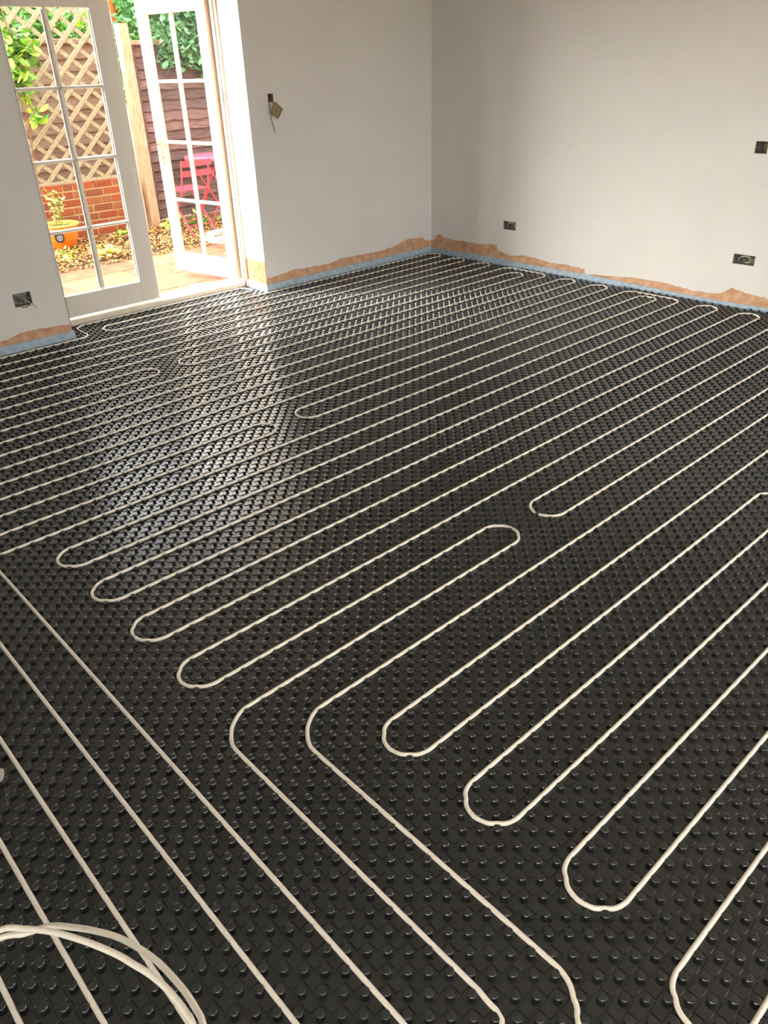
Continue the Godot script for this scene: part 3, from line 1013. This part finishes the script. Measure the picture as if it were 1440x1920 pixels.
	bx(st, Vector3(4.445, -0.05, -8.70), Vector3(6.30, 0.072, -8.668), 0.004)
	tag(put("gravel_board", st, M.bark), "dark board along the ground under the fence panel", "board")

	# greenery
	var greens := [Color(0.10, 0.27, 0.05), Color(0.16, 0.38, 0.07), Color(0.25, 0.48, 0.10), Color(0.08, 0.20, 0.06)]
	var limes := [Color(0.30, 0.55, 0.06), Color(0.42, 0.62, 0.08), Color(0.20, 0.42, 0.06)]
	var deep := [Color(0.07, 0.19, 0.08), Color(0.10, 0.26, 0.12), Color(0.14, 0.32, 0.14)]
	var g := "shrubs above the garden fence"
	shrub("dark green shrub hanging over the dark fence panel", Vector3(5.2, 0, -9.2), [[[Vector3(0, -0.05, 0), Vector3(0.05, 1.2, 0), Vector3(-0.05, 2.3, 0.1)], 0.035]], [[Vector3(-0.15, 2.15, 0.35), Vector3(0.60, 0.45, 0.35)], [Vector3(0.45, 2.15, 0.1), Vector3(0.8, 0.4, 0.4)], [Vector3(-0.25, 1.80, 0.62), Vector3(0.32, 0.22, 0.10)], [Vector3(0.15, 1.72, 0.64), Vector3(0.30, 0.24, 0.10)]], 3000, Vector2(0.7, 1.2), deep, M.bark, g)
	shrub("bright lime green bush with a rust-coloured stem behind the post", Vector3(4.62, 0, -9.15), [[[Vector3(0.02, -0.05, 0.0), Vector3(0.0, 1.5, 0), Vector3(-0.06, 2.3, 0), Vector3(-0.05, 2.9, 0)], 0.035], [[Vector3(-0.03, 2.05, 0), Vector3(0.2, 1.95, 0.1), Vector3(0.4, 1.80, 0.2)], 0.009]], [[Vector3(0.22, 2.02, 0.1), Vector3(0.20, 0.16, 0.2)], [Vector3(-0.30, 2.12, 0.0), Vector3(0.16, 0.14, 0.2)], [Vector3(0.05, 2.4, -0.1), Vector3(0.5, 0.25, 0.3)]], 900, Vector2(0.6, 1.1), limes, M.rust_bark, g)
	shrub("tall mixed green bush behind the trellis", Vector3(3.5, 0, -9.9), [[[Vector3(0, -0.05, 0), Vector3(0.1, 1.3, 0), Vector3(0, 2.6, 0)], 0.045]], [[Vector3(0.2, 1.95, 0), Vector3(1.1, 0.5, 0.4)], [Vector3(-0.9, 1.95, 0), Vector3(0.8, 0.5, 0.4)]], 2600, Vector2(0.8, 1.4), greens, M.bark, g)
	shrub("broad green hedge tree far behind the fence", Vector3(5.6, 0, -11.2), [[[Vector3(0, -0.05, 0), Vector3(0.1, 1.5, 0), Vector3(0, 3.0, 0)], 0.07]], [[Vector3(0, 1.9, 0), Vector3(2.2, 0.75, 0.6)], [Vector3(-2.4, 1.9, 0), Vector3(1.8, 0.7, 0.6)]], 4500, Vector2(1.2, 2.0), greens, M.bark, g)
	shrub("bright green climbing plant growing through the trellis", Vector3(3.2, 0, -8.56), [[[Vector3(-0.1, 0.03, 0.0), Vector3(-0.05, 0.9, 0.02), Vector3(0.02, 1.5, 0.0), Vector3(-0.02, 2.1, 0.02)], 0.007]], [[Vector3(0.0, 1.78, 0.0), Vector3(0.26, 0.22, 0.10)], [Vector3(-0.02, 1.52, 0.0), Vector3(0.16, 0.12, 0.08)], [Vector3(0.06, 1.21, 0.02), Vector3(0.09, 0.07, 0.05)]], 320, Vector2(0.8, 1.3), limes + greens, M.bark, "")
	var weeds := "small weeds in the planting bed"
	for wd in [[Vector3(3.92, 0.02, -8.42), 26, Vector3(0.16, 0.05, 0.07), "broad-leaved green weed at the foot of the brick wall", limes], [Vector3(4.42, 0.02, -8.35), 16, Vector3(0.08, 0.05, 0.06), "small green weed at the foot of the timber post", limes], [Vector3(3.32, 0.02, -7.62), 40, Vector3(0.12, 0.06, 0.08), "yellow-green tuft at the edge of the paving", [Color(0.62, 0.62, 0.14), Color(0.5, 0.55, 0.12)]], [Vector3(2.95, 0.02, -7.75), 34, Vector3(0.12, 0.07, 0.1), "yellow-green tuft below the orange pot", [Color(0.60, 0.60, 0.14), Color(0.42, 0.5, 0.1)]], [Vector3(4.75, 0.02, -8.3), 90, Vector3(0.28, 0.09, 0.12), "low green patch of weeds under the pink chair", limes + greens]]:
		var wo := thing("weed", wd[3], "weed", wd[0], 0.0, weeds)
		foliage("foliage", [[Vector3(0, 0.05, 0), wd[2]]], wd[1], Vector2(0.5, 1.0), wd[4], wo)

	# glazed pot with a sparse plant
	var pt := thing("potted_plant", "orange glazed pot with a dark emblem and a sparse green plant", "potted plant", Vector3(3.17, 0.026, -8.32))
	st = new_st()
	lathe(st, [Vector2(0.0, 0.0), Vector2(0.105, 0.0), Vector2(0.15, 0.09), Vector2(0.165, 0.17), Vector2(0.160, 0.215)], 28, Transform3D.IDENTITY, 0.0, false)
	put("pot", st, M.pot, pt)
	st = new_st()
	lathe(st, [Vector2(0.160, 0.21), Vector2(0.188, 0.222), Vector2(0.190, 0.236), Vector2(0.176, 0.242), Vector2(0.158, 0.228), Vector2(0.155, 0.20)], 28, Transform3D.IDENTITY, 0.0, false)
	put("rim", st, M.pot_rim, pt)
	st = new_st()
	lathe(st, [Vector2(0.157, 0.205), Vector2(0.0, 0.212)], 20, Transform3D.IDENTITY)
	put("soil", st, M.soil, pt)
	# emblem turned towards the doors
	var ea := deg_to_rad(25.0)
	var eo := Transform3D(Basis(Vector3.UP, -0.55) * Basis(Vector3.RIGHT, 0.22), Vector3(0.158 * sin(-0.55 + 0.0), 0.125, 0.158 * cos(-0.55)))
	st = new_st()
	for q in [[0.0, 0.0]]:
		var pl := [Vector3(-0.042, 0.045, 0), Vector3(0.042, 0.045, 0), Vector3(0.045, -0.02, 0), Vector3(0.015, -0.05, 0), Vector3(-0.03, -0.045, 0), Vector3(-0.047, -0.01, 0)]
		var front: Array = []
		for v in pl: front.append(eo * (v + Vector3(0, 0, 0.006)))
		poly(st, front, eo.basis.z)
		for i in pl.size():
			var j := (i + 1) % pl.size()
			poly(st, [front[i], front[j], eo * (pl[j] - Vector3(0, 0, 0.012)), eo * (pl[i] - Vector3(0, 0, 0.012))], eo.basis * (pl[i] + pl[j]))
	var em := put("emblem", st, M.emblem, pt)
	st = new_st()
	var sp := PackedVector3Array()
	for i in 40:
		var an := i * 0.35
		sp.append(eo * Vector3(0.0019 * i * 0.42 * cos(an), 0.0019 * i * 0.42 * sin(an), 0.008))
	tube(st, sp, 0.0028, 6)
	put("scroll", st, M.emblem_line, em)
	for s in 4:
		st = new_st()
		var an := s * 1.7
		tube(st, PackedVector3Array([Vector3(0.02 * cos(an), 0.2, 0.02 * sin(an)), Vector3(0.04 * cos(an), 0.36, 0.04 * sin(an)), Vector3(0.06 * cos(an), 0.50, 0.05 * sin(an))]), 0.004, 6)
		put("stem", st, M.leaf_stem, pt)
	foliage("foliage", [[Vector3(0.0, 0.30, 0), Vector3(0.07, 0.09, 0.07)], [Vector3(0.01, 0.45, 0), Vector3(0.09, 0.13, 0.08)]], 120, Vector2(0.3, 0.6), [Color(0.42, 0.5, 0.16), Color(0.32, 0.44, 0.12), Color(0.5, 0.52, 0.2)], pt)

	# folding bistro chair, seen from behind its backrest
	var ch := thing("bistro_chair", "pink folding metal chair with slatted seat", "chair", Vector3(4.47, 0.026, -7.76), 0.06)
	for s in [-1.0, 1.0]:
		var x: float = 0.165 * s
		st = new_st()
		bar(st, Vector3(x, 0.745, 0.045), Vector3(x, 0.44, -0.02), 0.022, 0.010, Vector3(1, 0, 0), 0.002)
		bar(st, Vector3(x, 0.44, -0.02), Vector3(x, 0.0, -0.36), 0.022, 0.010, Vector3(1, 0, 0), 0.002)
		put("leg", st, M.pink, ch)
		st = new_st()
		bar(st, Vector3(x * 0.88, 0.44, -0.34), Vector3(x * 0.88, 0.0, 0.06), 0.022, 0.010, Vector3(1, 0, 0), 0.002)
		put("leg", st, M.pink, ch)
		st = new_st()
		bar(st, Vector3(x * 0.94, 0.445, 0.01), Vector3(x * 0.94, 0.445, -0.37), 0.018, 0.012, Vector3.UP, 0.002)
		put("seat_rail", st, M.pink, ch)
	for i in 8:
		st = new_st()
		bx(st, Vector3(-0.178, 0.452, -0.370 + i * 0.0475), Vector3(0.178, 0.460, -0.335 + i * 0.0475), 0.002)
		put("seat_slat", st, M.pink, ch)
	for y in [0.62, 0.715]:
		st = new_st()
		for k in 6:
			var xa2 := -0.18 + 0.36 * k / 6.0
			var xb2 := -0.18 + 0.36 * (k + 1) / 6.0
			var za: float = 0.05 + (y - 0.745) * 0.19 + 0.02 - 0.5 * (0.0324 - xa2 * xa2) * -1.0
			var zb: float = 0.05 + (y - 0.745) * 0.19 + 0.02 - 0.5 * (0.0324 - xb2 * xb2) * -1.0
			bar(st, Vector3(xa2, y, za), Vector3(xb2, y, zb), 0.055, 0.008, Vector3(0, 0, 1))
		put("back_slat", st, M.pink, ch)
	for b in [[0.11, -0.275], [0.10, -0.03]]:
		st = new_st()
		tube(st, PackedVector3Array([Vector3(-0.165, b[0], b[1]), Vector3(0.165, b[0], b[1])]), 0.006, 8)
		put("cross_bar", st, M.pink, ch)
	# round table beyond it
	var tb := thing("bistro_table", "round pink metal table beside the pink chair", "table", Vector3(5.03, 0.026, -8.30))
	st = new_st()
	lathe(st, [Vector2(0.0, 0.690), Vector2(0.285, 0.690), Vector2(0.30, 0.675), Vector2(0.305, 0.700), Vector2(0.295, 0.712), Vector2(0.0, 0.712)], 36, Transform3D.IDENTITY, 0.0, false)
	put("table_top", st, flat_mat(Color(0.90, 0.36, 0.46), 0.4), tb)
	for s in [-1.0, 1.0]:
		for k in [-1.0, 1.0]:
			st = new_st()
			bar(st, Vector3(0.20 * k, 0.69, 0.17 * s), Vector3(-0.22 * k, 0.0, 0.17 * s), 0.018, 0.010, Vector3(0, 0, 1), 0.002)
			put("leg", st, M.pink, tb)

	# white hose heaped on the ground and a scrap of pipe by the sill
	st = new_st()
	var hp := PackedVector3Array()
	for i in 150:
		var an := i * 0.17
		hp.append(Vector3((0.27 + 0.05 * sin(i * 0.11)) * cos(an) + 0.04 * sin(i * 0.05), 0.03 + 0.0006 * i + 0.02 * sin(an * 0.5), (0.20 + 0.05 * sin(i * 0.07)) * sin(an)))
	tube(st, hp, 0.0095, 8)
	var hose := put("hose_coil", st, flat_mat(Color(0.9, 0.9, 0.88), 0.4))
	hose.position = Vector3(4.50, 0.0, -7.22)
	tag(hose, "heap of white hose coiled on the ground outside", "hose")
	st = new_st()
	tube(st, PackedVector3Array([Vector3(3.235, 0.012, -5.96), Vector3(3.27, 0.012, -5.925), Vector3(3.305, 0.012, -5.90), Vector3(3.345, 0.012, -5.885)]), 0.009, 10)
	tag(put("pipe_offcut", st, flat_mat(Color(0.88, 0.84, 0.78), 0.45)), "small curved white offcut lying on the paving", "offcut")

# unseen openings behind the viewpoint, sized for the daylight they bring: along the wall, then height
const LEFT_FILL_OPENING := [0.1, 1.9, 0.60, 2.34]  # added opening, lets fill daylight onto the near floor and pipes
const RIGHT_OPENING := [5.6, 6.6, 1.10, 2.10]
const FRONT_OPENING := [2.4, 5.4, 0.05, 2.38]

func _ready() -> void:
	rng.seed = 20240611
	# camera
	var cam := Camera3D.new()
	cam.name = "camera"
	add_child(cam)
	cam.position = Vector3(0, 1.60665, 0)
	cam.rotation_order = EULER_ORDER_YXZ
	cam.rotation = Vector3(deg_to_rad(-30.424), deg_to_rad(-41.933), deg_to_rad(-1.954))
	cam.fov = rad_to_deg(2.0 * atan(960.0 / 1445.0))
	cam.near = 0.05
	cam.far = 200.0
	cam.current = true
	# bright overcast sky
	var env := Environment.new()
	var sky := Sky.new()
	var sm := ProceduralSkyMaterial.new()
	sm.sky_top_color = Color(1.0, 1.0, 1.0)
	sm.sky_horizon_color = Color(1.0, 0.995, 0.98)
	sm.ground_bottom_color = Color(0.55, 0.52, 0.47)
	sm.ground_horizon_color = Color(0.72, 0.70, 0.66)
	sm.sun_angle_max = 1.0
	sky.sky_material = sm
	env.background_mode = Environment.BG_SKY
	env.sky = sky
	env.background_energy_multiplier = 1.0
	env.ambient_light_source = Environment.AMBIENT_SOURCE_SKY
	env.tonemap_mode = Environment.TONE_MAPPER_LINEAR
	env.tonemap_exposure = 6.8
	env.sdfgi_enabled = true
	env.ssao_enabled = true
	env.ssil_enabled = true
	var we := WorldEnvironment.new()
	we.name = "world_environment"
	we.environment = env
	add_child(we)

	# low hazy sun from the left of the garden
	var sun := DirectionalLight3D.new()
	sun.name = "hazy_sun"
	add_child(sun)
	sun.look_at_from_position(Vector3.ZERO, Vector3(0.78, -0.36, 0.50), Vector3.UP)
	sun.light_color = Color(1.0, 0.975, 0.93)
	sun.light_energy = 1.6
	sun.light_angular_distance = 65.0
	sun.shadow_enabled = true

	make_materials()
	M.leaf_stem = flat_mat(Color(0.45, 0.5, 0.2), 0.6)
	build_floor(cam)
	build_room()
	build_doors()
	build_pipes()
	build_electrics()
	build_garden()
